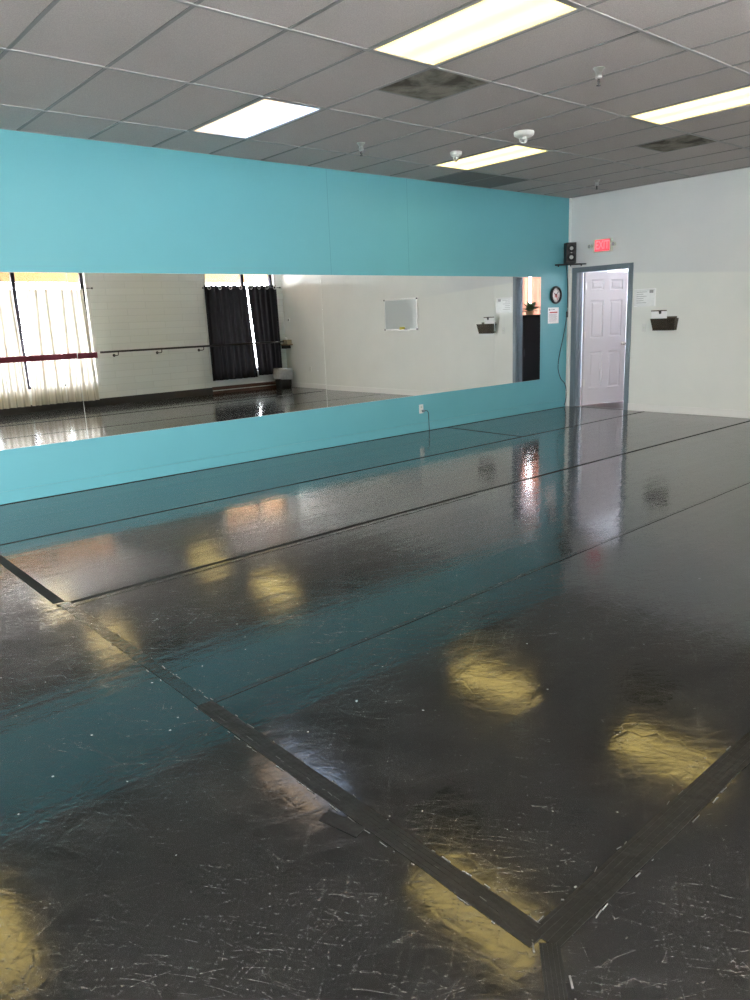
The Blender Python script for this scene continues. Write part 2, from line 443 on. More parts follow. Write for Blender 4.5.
# grey corner strip where the teal stops
bm = bmesh.new(); bx(bm, X1-.03, X1+.001, -.03, 0, 0, H, bev=.002)
struct(obj('trim_1', bm, M['white_plastic']))

# far wall with the doorway
DY0, DY1, DZ = -1.045, -.145, 2.085
bm = bmesh.new()
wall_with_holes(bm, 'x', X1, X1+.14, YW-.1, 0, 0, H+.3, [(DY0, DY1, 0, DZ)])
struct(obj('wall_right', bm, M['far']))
bm = bmesh.new(); bx(bm, X1-.014, X1, YW, -1.108, 0, .10, bev=.004)
bx(bm, X1-.018, X1, YW, -1.108, .098, .106, bev=.002)
struct(obj('baseboard_right', bm, M['base_white']))

# near end wall (behind the left edge of the photograph)
bm = bmesh.new(); bx(bm, XL-.15, XL, YW-.1, 0, 0, H+.3); struct(obj('wall_front', bm, M['white_wall']))

# window wall
WZ0, WZ1 = .44, 3.08
wins = [(-4.2, -.75), (0.08, 4.02), (6.60, 8.39)]
bm = bmesh.new()
wall_with_holes(bm, 'y', YW-.2, YW, XL-.15, X1+.14, 0, H+.3, [(a, b, WZ0, WZ1) for a, b in wins])
struct(obj('wall_back', bm, M['block']))
bm = bmesh.new()
bx(bm, XL, 6.56, YW, YW+.02, 0, .15, bev=.004)
struct(obj('baseboard_back', bm, M['base_dark']))
bm = bmesh.new()
bx(bm, 6.56, X1, YW, YW+.035, 0, .16, bev=.004)
bx(bm, 6.56, X1, YW, YW+.045, .07, .085, mi=1)
struct(obj('trim_2', bm, [M['base_red'], M['base_white']]))

def window(n, x0, x1, mulls):
    w = struct(empty('window_%d' % n, ((x0+x1)/2, YW, WZ0)))
    cx = (x0+x1)/2
    bm = bmesh.new(); t = .035; yf0, yf1 = -.14, -.07
    xs = [x0] + mulls + [x1]
    for i, x in enumerate(xs):
        xa, xb = (x, x+2*t) if i == 0 else ((x-2*t, x) if i == len(xs)-1 else (x-t, x+t))
        bx(bm, xa-cx, xb-cx, yf0, yf1, 0, WZ1-WZ0, bev=.004)
    for z in (0, WZ1-WZ0-.06):
        bx(bm, x0-cx, x1-cx, yf0+.005, yf1-.005, z, z+.06)
    struct(obj('window_frame', bm, M['frame_black'], w))
    for a, b in zip(xs, xs[1:]):
        bm = bmesh.new(); bx(bm, a-cx+.01, b-cx-.01, -.108, -.102, .01, WZ1-WZ0-.01)
        struct(obj('pane', bm, M['glass'], w))
    bm = bmesh.new()   # white painted reveal trim
    bx(bm, x0-cx-.0, x0-cx+.012, -.07, .012, 0, WZ1-WZ0)
    bx(bm, x1-cx-.012, x1-cx, -.07, .012, 0, WZ1-WZ0)
    bx(bm, x1-cx, x1-cx+.055, -.002, .014, -.02, WZ1-WZ0+.03, bev=.003)
    bx(bm, x0-cx-.055, x0-cx, -.002, .014, -.02, WZ1-WZ0+.03, bev=.003)
    bx(bm, x0-cx, x1-cx, -.07, .03, -.02, .0, bev=.003)
    struct(obj('window_trim', bm, M['frame_white'], w))
    # daylight sampling portal exactly in the opening
    ld = bpy.data.lights.new('daylight_opening', 'AREA'); ld.shape = 'RECTANGLE'; ld.size = x1-x0; ld.size_y = WZ1-WZ0
    ld.cycles.is_portal = True
    lo = bpy.data.objects.new('daylight_opening', ld); COL.objects.link(lo); lo.location = (cx, YW-.19, (WZ0+WZ1)/2); lo.rotation_euler = (PI/2, 0, 0)
window(1, *wins[1], [1.41, 2.72])
window(2, *wins[2], [7.60])
window(3, *wins[0], [-2.5])  # unseen bare window, added to bring more daylight into the room

# outside: pavement and the canopy over the shop windows
bm = bmesh.new(); bx(bm, -30, 40, -50, YW-.2, -.25, -.06); struct(obj('ground_outside', bm, M['concrete']))
bm = bmesh.new(); bx(bm, XL-1, 14, -9.75, YW-.2, 3.45, 3.6); bx(bm, XL-1, 14, -9.75, -9.6, 2.505, 3.45)
struct(obj('canopy_outside', bm, M['tan']))
# flat roof over the building
bm = bmesh.new(); bx(bm, XL-.2, 12.5, YW-.2, 2.2, H+.3, H+.4); struct(obj('roof_outside', bm, M['concrete']))

# ------------------------------------------------------------------ suspended ceiling
rows = [A0+2*T] + [A0-2*T*i for i in range(0, 8)]   # runner y positions, 0 = row A is rows[1]
def rowy(i): return A0 - 2*T*i
lights_at = [(k, r) for r in (0, 2, 4) for k in (-7, -2, 3, 8)]
stain = [(4, 1, 'near'), (10, 1, 'near')]
gap = .004
bm = bmesh.new()
HT = H
def tile(bm, x0, x1, y0, y1):
    x0 = max(x0, XL); x1 = min(x1, X1); y0 = max(y0, YW); y1 = min(y1, 0)
    if x1-x0 < .04 or y1-y0 < .04: return
    bx(bm, x0+gap, x1-gap, y0+gap, y1-gap, HT+.003, HT+.017)
tiles_dark = []
for k in range(-8, 15):
    for r in range(-1, 6):
        x0, x1 = k*T, (k+1)*T; y1, y0 = rowy(r), rowy(r+1)
        if (k, r) in lights_at: continue
        if (k, r) in ((4, 1), (10, 1)):
            tile(bm, x0, x1, y0+T, y1); tiles_dark.append((x0, x1, y0, y0+T, 'ceil_stain')); continue
        if (k, r) in ((9, -1), (10, -1)):
            tiles_dark.append((x0, x1, max(y0, YW), min(y1, 0), 'ceil_brown')); continue
        tile(bm, x0, x1, y0, y1)
struct(obj('ceiling', bm, M['ceil']))
bm = bmesh.new()
for r in range(0, 6): bx(bm, XL, X1, rowy(r)-.012, rowy(r)+.012, HT-.004, HT+.012, bev=.0012)
struct(obj('trim_3', bm, M['grid']))                         # main runners
bm = bmesh.new()
for k in range(-7, 15): bx(bm, k*T-.0125, k*T+.0125, YW, 0, HT-.001, HT+.012)
for k, r in ((4, 1), (10, 1)): bx(bm, k*T, (k+1)*T, rowy(r)-T-.010, rowy(r)-T+.010, HT-.001, HT+.012)
struct(obj('trim_7', bm, M['tee']))                          # cross tees
bm = bmesh.new(); bx(bm, XL-.1, X1+.1, YW-.1, .1, HT+.018, HT+.03); struct(obj('trim_8', bm, M['tee']))
bm = bmesh.new()
bx(bm, XL, X1, -.022, 0, HT-.002, HT+.012); bx(bm, X1-.022, X1, YW, 0, HT-.002, HT+.012); bx(bm, XL, X1, YW, YW+.022, HT-.002, HT+.012)
struct(obj('trim_4', bm, M['grid']))                         # wall angle
labs = ['brown water-stained ceiling tile beside the large warm ceiling light',
        'dirty grey ceiling tile by the turquoise wall, left one of the dark pair',
        'dirty grey ceiling tile by the turquoise wall, right one of the dark pair',
        'dark blotched ceiling tile near the far right ceiling light']
order = {(4, 'ceil_stain'): 0, (9, 'ceil_brown'): 1, (10, 'ceil_brown'): 2, (10, 'ceil_stain'): 3}
for (x0, x1, y0, y1, mt) in tiles_dark:
    bm = bmesh.new(); cx, cy = (x0+x1)/2, (y0+y1)/2
    bx(bm, x0+gap-cx, x1-gap-cx, y0+gap-cy, y1-gap-cy, 0, .014)
    o = obj('ceiling_tile', bm, M[mt], None, (cx, cy, HT))
    tag(o, labs[order[(round(x0/T), mt)]], 'ceiling tile')

def make_light(lens):
    t = empty('ceiling_light')
    bm = bmesh.new(); w, l = T/2-.006, T-.006; b = .026
    for (a0, a1, c0, c1) in ((-w, w, -l, -l+b), (-w, w, l-b, l), (-w, -w+b, -l+b, l-b), (w-b, w, -l+b, l-b)):
        bx(bm, a0, a1, c0, c1, -.004, .012)
    obj('frame', bm, M['grid'], t)
    bm = bmesh.new(); bx(bm, -w+b, w-b, -l+b, l-b, .003, .009)
    obj('diffuser', bm, lens, t)
    return t
lab = {
 (3, 0): 'recessed ceiling light glowing orange on one side and blue-white on the other',
 (8, 0): 'warm ceiling light beside the two small white detectors',
 (3, 2): 'large warm ceiling light cut by the top edge, next to a stained tile',
 (8, 2): 'warm ceiling light cut by the right edge of the photo',
}
extra = {(-7, 0): 'warm ceiling light nearest the mirror wall at the room\'s near end', (-2, 0): 'warm ceiling light near the mirror wall, mirrored in the floor\'s lower left corner',
 (-7, 2): 'warm ceiling light mid-room at the near end wall', (-2, 2): 'warm ceiling light mid-room just left of the camera',
 (-7, 4): 'warm ceiling light by the windows at the near end wall', (-2, 4): 'warm ceiling light right over the camera by the windows',
 (3, 4): 'warm ceiling light by the white-curtained window', (8, 4): 'warm ceiling light nearest the black-curtained window'}
lab.update(extra)
proto = make_light(M['lens']); first = True
for (k, r) in lights_at:
    loc = ((k+.5)*T, rowy(r)-T, HT)
    if (k, r) == (3, 0):
        o = make_light(M['lens_blue']); o.location = loc
    elif first: o = proto; first = False; o.location = loc
    else: o = dup(proto, loc)
    tag(o, lab[(k, r)], 'ceiling light', 'recessed fluorescent ceiling lights')

# sprinklers
def sprinkler():
    t = empty('ceiling_sprinkler')
    bm = bmesh.new(); lathe(bm, [(.040, .0), (.040, -.004), (.033, -.010), (.022, -.030), (.020, -.034)], 20); obj('escutcheon', bm, M['nickel'], t)
    bm = bmesh.new(); lathe(bm, [(.020, -.030), (.021, -.050), (.024, -.054), (.024, -.066), (.014, -.070)], 16); obj('body', bm, M['alu'], t)
    bm = bmesh.new()
    for s in (-1, 1): tube(bm, [(s*.012, 0, -.068), (s*.014, 0, -.085), (s*.008, 0, -.105), (0, 0, -.112)], .0035, 6)
    tube(bm, [(0, 0, -.068), (0, 0, -.112)], .005, 6)
    lathe(bm, [(0, -.112), (.016, -.113), (.016, -.117), (0, -.118)], 16)
    obj('deflector', bm, M['darkmetal'], t)
    return t
s = sprinkler()
spr = [((3.457, -3.81, HT), 'chrome fire sprinkler hanging nearest the camera, beside the large warm light'),
       ((3.459, -1.159, HT), 'small fire sprinkler above the mirror wall beside the blue-white ceiling light'),
       ((7.559, -1.14, HT), 'small fire sprinkler near the far corner above the exit sign')]
for i, (l, lb) in enumerate(spr):
    o = s if i == 0 else dup(s); o.location = l; tag(o, lb, 'sprinkler', 'ceiling fire sprinklers')
def detector(r, lb, loc, rz):
    t = thing('smoke_detector', lb, 'smoke detector', loc, rz)
    bm = bmesh.new(); lathe(bm, [(r, 0), (r*1.02, -.012), (r*.98, -.030), (r*.80, -.042), (r*.45, -.046), (0, -.046)], 32); obj('housing', bm, M['white_plastic'], t)
    bm = bmesh.new(); lathe(bm, [(r*.30, -.046), (r*.32, -.060), (r*.22, -.075), (0, -.078)], 16); obj('sensor', bm, M['alu'], t)
    bm = bmesh.new()
    for a in (0, 2.1, 4.2): tube(bm, smooth_path([(r*.42*math.cos(a), r*.42*math.sin(a), -.045), (r*.46*math.cos(a), r*.46*math.sin(a), -.07), (r*.2*math.cos(a), r*.2*math.sin(a), -.092), (0, 0, -.095)], 3), .006, 6)
    obj('cage', bm, M['white_plastic'], t)
detector(.095, 'larger round white smoke detector over the far warm ceiling light', (4.528, -2.306, HT), 0)
detector(.060, 'smaller white smoke detector left of the far warm ceiling light', (4.599, -1.359, HT), .6)

# ------------------------------------------------------------------ mirrors
MZ0, MZ1 = .484, 2.009
mx = [-2.1, .865, 3.745, 6.812, 7.885]
mlab = ['tall glass wall mirror showing a white-curtained window, cut by the left edge of the photo',
        'wide wall mirror panel reflecting white block wall and black curtains',
        'wide wall mirror panel reflecting a whiteboard and a grey wall',
        'narrow end mirror panel reflecting the doorway, nearest the wall clock']
tilt = [(.0012, 0), (.0008, .0), (0, 0), (0, 0)]
for i in range(4):
    x0, x1 = mx[i]+.0012, mx[i+1]-.0012
    t = thing('wall_mirror', mlab[i], 'mirror', ((x0+x1)/2, -.007, MZ0), 0, 'mirror panels on the turquoise wall')
    w = (x1-x0)/2; h = MZ1-MZ0
    t.rotation_euler = (tilt[i][0], 0, tilt[i][1])
    bm = bmesh.new(); bx(bm, -w, w, -.0005, .006, 0, h); obj('glass_edge', bm, M['mirror_edge'], t)
    bm = bmesh.new(); vs = [bm.verts.new(v) for v in ((-w+.0015, -.001, .002), (w-.0015, -.001, .002), (w-.0015, -.001, h-.002), (-w+.0015, -.001, h-.002))]; bm.faces.new(vs)
    vs2 = [bm.verts.new((v.co.x, -.0006, v.co.z)) for v in vs]; bm.faces.new(vs2[::-1])
    for a in range(4): bm.faces.new((vs[a], vs[(a+1) % 4], vs2[(a+1) % 4], vs2[a]))
    obj('mirror_surface', bm, M['mirror'], t)

# ------------------------------------------------------------------ things on the mirror wall
# clock
t = thing('wall_clock', 'round black-rimmed wall clock with white face on the turquoise wall', 'clock', (8.246, 0, 1.742))
RX = Matrix.Rotation(PI/2, 4, 'X')
bm = bmesh.new(); lathe(bm, [(.120, 0), (.132, .010), (.134, .030), (.128, .044), (.114, .047), (.106, .036), (.104, .020)], 40, mat=RX, cap=False)
lathe(bm, [(0, .0), (.120, 0)], 40, mat=RX, cap=False); obj('rim', bm, M['black'], t)
bm = bmesh.new(); lathe(bm, [(0, .022), (.105, .022), (.105, .018), (0, .018)], 40, mat=RX, cap=False); obj('face', bm, M['clock_face'], t)
for i in range(12):
    bm = bmesh.new(); a = i*PI/6; r0, r1 = (.080, .097)
    m4 = Matrix.Rotation(-a, 4, 'Y')
    vs = bx(bm, -.003, .003, -.0235, -.022, r0, r1)
    for v in vs: v.co = m4 @ v.co
    obj('hour_mark', bm, M['ink'], t)
for ang, ln, wd, mt in ((-62, .055, .006, 'ink'), (48, .080, .0045, 'ink'), (150, .085, .004, 'red_ink')):
    bm = bmesh.new(); vs = bx(bm, -wd, wd, -.027, -.0245, -.015, ln)
    m4 = Matrix.Rotation(math.radians(ang), 4, 'Y')
    for v in vs: v.co = m4 @ v.co
    obj('clock_hand', bm, M[mt], t)
bm = bmesh.new(); bx(bm, -.03, .03, -.0235, -.0222, -.035, .02)
obj('logo', bm, simple('faded_red_print', (.62, .22, .20), .6), t)
# notice
t = thing('wall_notice', 'printed paper notice with red heading taped below the wall clock', 'notice', (8.216, 0, 1.318))
bm = bmesh.new(); bx(bm, -.135, .135, -.003, -.0005, 0, .24); obj('sheet', bm, M['paper'], t)
for (a_, b_, c_, d_) in ((-.12, -.08, .195, .222), (-.05, -.03, .200, .222), (-.01, .03, .203, .218)):
    bm = bmesh.new(); bx(bm, a_, b_, -.004, -.003, c_, d_); obj('heading', bm, M['ink_grey'], t)
bm = bmesh.new(); bx(bm, -.10, .10, -.004, -.003, .158, .176); obj('red_heading', bm, M['red_ink'], t)
bm = bmesh.new()
for i in range(7):
    z = .135-i*.017; bx(bm, -.11, .07+.04*random.random(), -.004, -.003, z, z+.005)
obj('text_lines', bm, M['ink_grey'], t)

# speaker on a corner shelf
t = thing('speaker_shelf', 'thin black wire shelf bracket across the corner under the speaker', 'shelf', (8.42, -.14, 2.19))
bm = bmesh.new()
def P(x, y, z): return (x-8.42, y+.14, z-2.19)
tube(bm, [P(8.235, -.004, 2.185), P(8.602, -.31, 2.185)], .010, 8)
tube(bm, [P(8.33, -.004, 2.195), P(8.602, -.235, 2.195)], .006, 8)
bx(bm, -.06, .12, -.07, .07, -.004, .004)
obj('rail', bm, M['darkmetal'], t)
for (x, y) in ((8.275, -.038), (8.42, -.158), (8.545, -.262)):
    bm = bmesh.new(); tube(bm, [P(x, y, 2.18), P(x, y, 2.155)], .009, 8); obj('bolt', bm, M['darkmetal'], t)
sp = thing('speaker', 'black bookshelf loudspeaker with two silver cones on the corner shelf', 'speaker', (8.435, -.125, 2.20), math.radians(-40))
bm = bmesh.new(); bx(bm, -.075, .075, -.10, .06, 0, .30, bev=.006); obj('cabinet', bm, M['black'], sp)
for z, r in ((.215, .027), (.085, .030)):
    bm = bmesh.new(); mm = Matrix.Translation((0, -.10, z)) @ RX
    lathe(bm, [(r, .001), (r*.9, .008), (r*.6, .010), (0, .012)], 28, mat=mm, cap=False)
    c = obj('cone', bm, M['cone'], sp)
    bm = bmesh.new(); lathe(bm, [(r+.034, 0), (r+.032, .007), (r+.026, .008), (r+.004, .002), (r+.001, .0015)], 28, mat=mm, cap=False); obj('cone_surround', bm, M['black_matte'], sp)
bm = bmesh.new(); lathe(bm, [(.014, 0), (.012, .006), (0, .009)], 20, mat=Matrix.Translation((0, -.10, .150)) @ RX, cap=False); obj('tweeter', bm, M['cone'], sp)
# cable down the wall
path = [(8.50, -.02, 2.20), (8.56, -.012, 1.95), (8.568, -.012, 1.70), (8.565, -.012, 1.48), (8.53, -.012, 1.32), (8.475, -.012, 1.12), (8.40, -.012, .90), (8.355, -.012, .74), (8.352, -.012, .60), (8.42, -.012, .46), (8.53, -.012, .37), (8.575, -.012, .27), (8.56, -.02, .12), (8.52, -.02, .02)]
bm = bmesh.new(); tube(bm, smooth_path(path, 6), .006, 6); o = obj('speaker_cable', bm, M['ink'])
tag(o, 'thin dark cable hanging from the corner speaker down to the floor', 'cable')
bm = bmesh.new(); bx(bm, 8.545, 8.575, -.025, -.001, 1.40, 1.49, bev=.005); o2 = obj('cable_clip', bm, M['darkmetal']); 
o2.parent = o

def outlet(name, label, loc, rz, cat='power outlet'):
    t = thing(name, label, cat, loc, rz)
    bm = bmesh.new(); bx(bm, -.038, .038, -.006, 0, -.06, .06, bev=.002); obj('cover_plate', bm, M['white_plastic'], t)
    for z in (-.024, .024):
        bm = bmesh.new(); bx(bm, -.017, .017, -.009, -.006, z-.015, z+.015, bev=.002)
        s_ = obj('socket', bm, M['cream_plastic'], t)
        bm = bmesh.new(); bx(bm, -.009, -.006, -.0095, -.0088, z-.006, z+.006); bx(bm, .006, .009, -.0095, -.0088, z-.006, z+.006); obj('slot', bm, M['ink'], s_)
    return t
outlet('wall_outlet', 'white wall outlet with a plugged cord under the mirror', (5.315, 0, .300), 0)
t = thing('power_plug', 'dark plug and thin cord in the outlet under the mirror', 'plug', (5.315, 0, .30))
bm = bmesh.new(); bx(bm, .003, .037, -.035, -.009, -.045, -.012, bev=.004); obj('plug', bm, M['frame_grey'], t)
bm = bmesh.new(); tube(bm, smooth_path([(.03, -.03, -.03), (.08, -.03, -.03), (.115, -.022, -.07), (.125, -.016, -.16), (.13, -.016, -.28), (.135, -.02, -.293)], 5), .0045, 6); obj('cord', bm, M['ink'], t)

# ------------------------------------------------------------------ far wall: door
d = struct(empty('door_1', (X1, (DY0+DY1)/2, 0)))
cy = (DY0+DY1)/2
bm = bmesh.new()
def fr(y0, y1, z0, z1, x0=-.016, x1=.158): bx(bm, x0, x1, y0-cy, y1-cy, z0, z1, bev=.003)
fr(DY0-.062, DY0-.0, 0, DZ+.056, -.018, .0); fr(DY1+.0, DY1+.075, 0, DZ+.056, -.018, .0); fr(DY0, DY1, DZ, DZ+.056, -.018, 0)
fr(DY0-.001, DY0+.016, 0, DZ, -.010, .15); fr(DY1-.016, DY1+.001, 0, DZ, -.010, .15); fr(DY0+.016, DY1-.016, DZ-.016, DZ+.001, -.010, .15)
fr(DY1-.028, DY1-.016, 0, DZ-.016, .05, .09); fr(DY0+.016, DY0+.028, 0, DZ-.016, .05, .09)
struct(obj('door_frame', bm, M['frame_grey'], d))
# leaf, hinged on the left jamb, open into the next room
LH = Vector((X1+.145, DY1-.045, 0)); aopen = math.radians(75)
leaf = struct(empty('door_leaf')); leaf.parent = d; leaf.location = (LH.x-X1, LH.y-cy, .012)
leaf.rotation_euler = (0, 0, -PI/2 + aopen)
# leaf local: +x along the leaf width, -y faces the room
bm = bmesh.new(); W_, Ht = .87, 2.055
pan = [(.125, .385, 1.790, 1.945), (.515, .775, 1.790, 1.945), (.125, .385, 1.060, 1.630), (.515, .775, 1.060, 1.630), (.125, .385, .255, .835), (.515, .775, .255, .835)]
wall_with_holes(bm, 'y', -.018, .018, 0, W_, 0, Ht, pan)
for (a, b, c, e) in pan:
    # moulded recess then raised field
    for sgn in (-1, 1):
        yo, yi, yr = sgn*.018, sgn*.006, sgn*.013
        loops = []
        for ins, yy in ((0, yo), (.012, yi), (.030, yi), (.048, yr)):
            loops.append([bm.verts.new(v) for v in ((a+ins, yy, c+ins), (b-ins, yy, c+ins), (b-ins, yy, e-ins), (a+ins, yy, e-ins))])
        for l0, l1 in zip(loops, loops[1:]):
            for i in range(4): bm.faces.new((l0[i], l0[(i+1) % 4], l1[(i+1) % 4], l1[i]))
        bm.faces.new(loops[-1])
struct(obj('door_panel', bm, M['door'], leaf))
k = struct(empty('door_knob')); k.parent = leaf; k.location = (.80, -.018, .94)
bm = bmesh.new(); lathe(bm, [(.030, 0), (.030, .005), (.014, .010), (.012, .030), (.024, .038), (.030, .050), (.027, .064), (.012, .070), (0, .071)], 24, mat=RX); struct(obj('knob', bm, M['nickel'], k))
bm = bmesh.new(); lathe(bm, [(.010, .0705), (.009, .0735), (0, .074)], 12, mat=RX); struct(obj('lock_button', bm, M['darkmetal'], k))
for z in (.36, 1.105, 1.845):
    bm = bmesh.new(); bx(bm, -.012, .004, -.030, -.016, z-.05, z+.05); bx(bm, .004, .035, -.022, -.0175, z-.05, z+.05); tube(bm, [(-.006, -.026, z-.052), (-.006, -.026, z+.052)], .008, 8)
    struct(obj('hinge', bm, M['nickel'], leaf))
bm = bmesh.new(); bx(bm, X1, X1+.15, DY0, DY1, -.12, .002); struct(obj('trim_5', bm, M['base_dark']))

# exit sign with two lamp heads
t = thing('exit_sign', 'red lit EXIT sign with two small lamp heads above the door', 'exit sign', (X1, -.605, 2.425))
t.rotation_euler = (0, 0, -PI/2)
# local: -y is into the room
bm = bmesh.new(); bx(bm, -.155, .155, -.045, 0, -.095, .095, bev=.008); obj('housing', bm, M['cream_plastic'], t)
bm = bmesh.new(); bx(bm, -.125, .125, -.048, -.045, -.082, .082); obj('panel', bm, M['exit_panel'], t)
text_mesh('lettering', 'EXIT', .165, M['exit_letters'], t, (0, -.0495, 0), (PI/2, 0, 0), .001, .68)
for s_ in (-1, 1):
    bm = bmesh.new(); tube(bm, [(s_*.155, -.02, 0), (s_*.185, -.03, 0)], .008, 8)
    lathe(bm, [(.012, -.03), (.028, -.005), (.032, .02), (.032, .030), (.026, .032)], 20, mat=Matrix.Translation((s_*.200, -.045, 0)) @ RX)
    h_ = obj('lamp_head', bm, M['cream_plastic'], t)
    bm = bmesh.new(); lathe(bm, [(0, .036), (.014, .035), (.025, .0325)], 20, mat=Matrix.Translation((s_*.200, -.045, 0)) @ RX, cap=False); obj('lamp_lens', bm, M['ink_grey'], h_)

# posted sheet in plastic, switch, wall file
t = thing('wall_sign', 'landscape printed sheet in a shiny plastic sleeve right of the door', 'sign', (X1, -1.305, 1.515)); t.rotation_euler = (0, 0, -PI/2)
bm = bmesh.new(); bx(bm, -.165, .165, -.003, -.0005, 0, .245); obj('sheet', bm, M['plastic_sleeve'], t)
bm = bmesh.new()
for i in range(6):
    z = .20-i*.03; bx(bm, -.13, -.13+.10+.13*random.random(), -.0042, -.003, z, z+.006)
bx(bm, .07, .13, -.0042, -.003, .185, .225)
obj('text_lines', bm, M['ink_grey'], t)
for (a_, b_, c_, d_) in ((-.17, .17, .236, .248), (.156, .168, .0, .236), (-.168, -.12, 0, .01)):
    bm = bmesh.new(); bx(bm, a_, b_, -.0045, -.002, c_, d_); obj('sleeve_edge', bm, M['paper'], t)
t = thing('light_switch', 'white light switch plate on the grey wall right of the door', 'light switch', (X1, -1.315, 1.218)); t.rotation_euler = (0, 0, -PI/2)
bm = bmesh.new(); bx(bm, -.036, .036, -.006, 0, -.058, .058, bev=.002); obj('cover_plate', bm, M['white_plastic'], t)
bm = bmesh.new(); bx(bm, -.006, .006, -.016, -.006, -.012, .012, bev=.002); obj('toggle', bm, M['cream_plastic'], t)
t = thing('wall_file_holder', 'smoked brown plastic wall file holder on the grey wall right of the door', 'file holder', (X1, -1.650, 1.175)); t.rotation_euler = (0, 0, -PI/2)
bm = bmesh.new()
def trap(bm, y, hw0, hw1, z0, z1, th):
    vs = [bm.verts.new(v) for v in ((-hw0, y, z0), (hw0, y, z0), (hw1, y-.0, z1), (-hw1, y, z1))]
    vt = [bm.verts.new((v.co.x, v.co.y+th, v.co.z)) for v in vs]
    bm.faces.new(vs); bm.faces.new(vt[::-1])
    for i in range(4): bm.faces.new((vs[i], vs[(i+1) % 4], vt[(i+1) % 4], vt[i]))
def quad_solid(bm, a, th):
    a = [Vector(v) for v in a]; n = (a[1]-a[0]).cross(a[2]-a[0]).normalized()*th
    vs = [bm.verts.new(v) for v in a]; vt = [bm.verts.new(v+n) for v in a]
    bm.faces.new(vs); bm.faces.new(vt[::-1])
    for i in range(4): bm.faces.new((vs[i], vs[(i+1) % 4], vt[(i+1) % 4], vt[i]))
f0, f1 = -.075, -.115
quad_solid(bm, [(-.158, f0, 0), (.158, f0, 0), (.183, f1, .165), (-.183, f1, .165)], .003)      # front
quad_solid(bm, [(-.158, f0, 0), (-.158, -.004, 0), (-.183, -.004, .165), (-.183, f1, .165)], .003)
quad_solid(bm, [(.158, f0, 0), (.158, -.004, 0), (.183, -.004, .165), (.183, f1, .165)], .003)
quad_solid(bm, [(-.158, f0, 0), (.158, f0, 0), (.158, -.004, 0), (-.158, -.004, 0)], .004)
obj('pocket', bm, M['smoked_clear'], t)
bm = bmesh.new(); bx(bm, -.158, .158, -.006, -.001, 0, .19); obj('back_plate', bm, M['smoked'], t)
bm = bmesh.new(); bx(bm, -.164, .164, f0-.004, f0+.002, -.003, .012, bev=.002); obj('bottom_edge', bm, M['black'], t)
t = thing('clipped_papers', 'white papers under a black binder clip standing in the wall file holder', 'papers', (X1, -1.575, 1.215)); t.rotation_euler = (0, 0, -PI/2)
bm = bmesh.new(); vs = bx(bm, -.115, .115, -.050, -.044, 0, .235)
for v in vs: v.co.y -= v.co.z*.12
obj('paper', bm, M['paper'], t)
bm = bmesh.new(); vs = bx(bm, -.118, .118, -.056, -.051, .225, .240)
for v in vs: v.co.y -= v.co.z*.12
obj('folder_edge', bm, M['smoked'], t)
bm = bmesh.new(); lathe(bm, [(0, .012), (.014, .010), (.020, 0)], 16, mat=Matrix.Translation((.02, -.082, .205)) @ RX, cap=False); bx(bm, .0, .04, -.090, -.078, .212, .232, bev=.003)
obj('binder_clip', bm, M['black'], t)

# whiteboard further along that wall (seen in the mirror)
t = thing('whiteboard', 'small whiteboard with aluminium frame on the grey wall, seen in the mirror', 'whiteboard', (X1, -3.885, 1.27)); t.rotation_euler = (0, 0, -PI/2)
bm = bmesh.new(); bx(bm, -.455, .455, -.012, -.001, .01, .575); obj('board', bm, M['board'], t)
bm = bmesh.new()
bx(bm, -.465, .465, -.018, 0, .57, .59, bev=.002); bx(bm, -.465, .465, -.018, 0, 0, .018, bev=.002); bx(bm, -.470, -.452, -.018, 0, 0, .59, bev=.002); bx(bm, .452, .470, -.018, 0, 0, .59, bev=.002)
obj('frame', bm, M['alu'], t)
for sx in (-.462, .462):
    for z in (.01, .58):
        bm = bmesh.new(); bx(bm, sx-.016, sx+.016, -.021, 0, z-.016, z+.016, bev=.003); obj('corner_cap', bm, M['darkmetal'], t)
bm = bmesh.new(); bx(bm, -.25, .16, -.065, -.018, -.006, .002); bx(bm, -.25, .16, -.069, -.065, -.006, .010); obj('pen_tray', bm, M['alu'], t)
bm = bmesh.new(); bx(bm, -.055, .060, -.062, -.020, 0, .055, bev=.006)
o = obj('board_eraser', bm, M['yellow'], None, (X1, -3.815, 1.2735)); o.rotation_euler = (0, 0, -PI/2)
tag(o, 'yellow sponge eraser on the whiteboard\'s pen tray', 'eraser')
bm = bmesh.new()
tube(bm, [(-.22, -.045, .008), (-.10, -.045, .008)], .006, 8); o = obj('marker_pen', bm, M['black'], None, (X1, -3.885, 1.2735)); o.rotation_euler = (0, 0, -PI/2)
tag(o, 'black marker pen lying on the whiteboard\'s pen tray', 'marker')

# outlet, thermostat and ledge near the window corner
o = outlet('wall_outlet', 'white wall outlet low on the grey wall near the trash can', (X1, -6.99, .44), -PI/2)
t = thing('wall_thermostat', 'small thermostat with dark dial near the window corner', 'thermostat', (X1, -7.72, 1.55)); t.rotation_euler = (0, 0, -PI/2)
bm = bmesh.new(); bx(bm, -.04, .04, -.02, 0, -.035, .035, bev=.004); obj('body', bm, M['white_plastic'], t)
bm = bmesh.new(); lathe(bm, [(.020, .018), (.018, .028), (0, .030)], 16, mat=RX); obj('dial', bm, M['ink'], t)
t = thing('wall_shelf', 'small wooden ledge at barre height by the black curtains', 'ledge', (X1-.15, YW, 1.0))
bm = bmesh.new(); bx(bm, .005, .15, .0, .30, -.025, 0); obj('board', bm, M['wood'], t)
bm = bmesh.new(); bx(bm, .015, .03, .02, .22, -.10, -.025); bx(bm, .12, .14, .02, .22, -.10, -.025); obj('bracket', bm, M['darkmetal'], t)
t = thing('tissue_box', 'cream cardboard box on the corner ledge beside the black curtains', 'box', (X1-.092, YW+.17, 1.0))
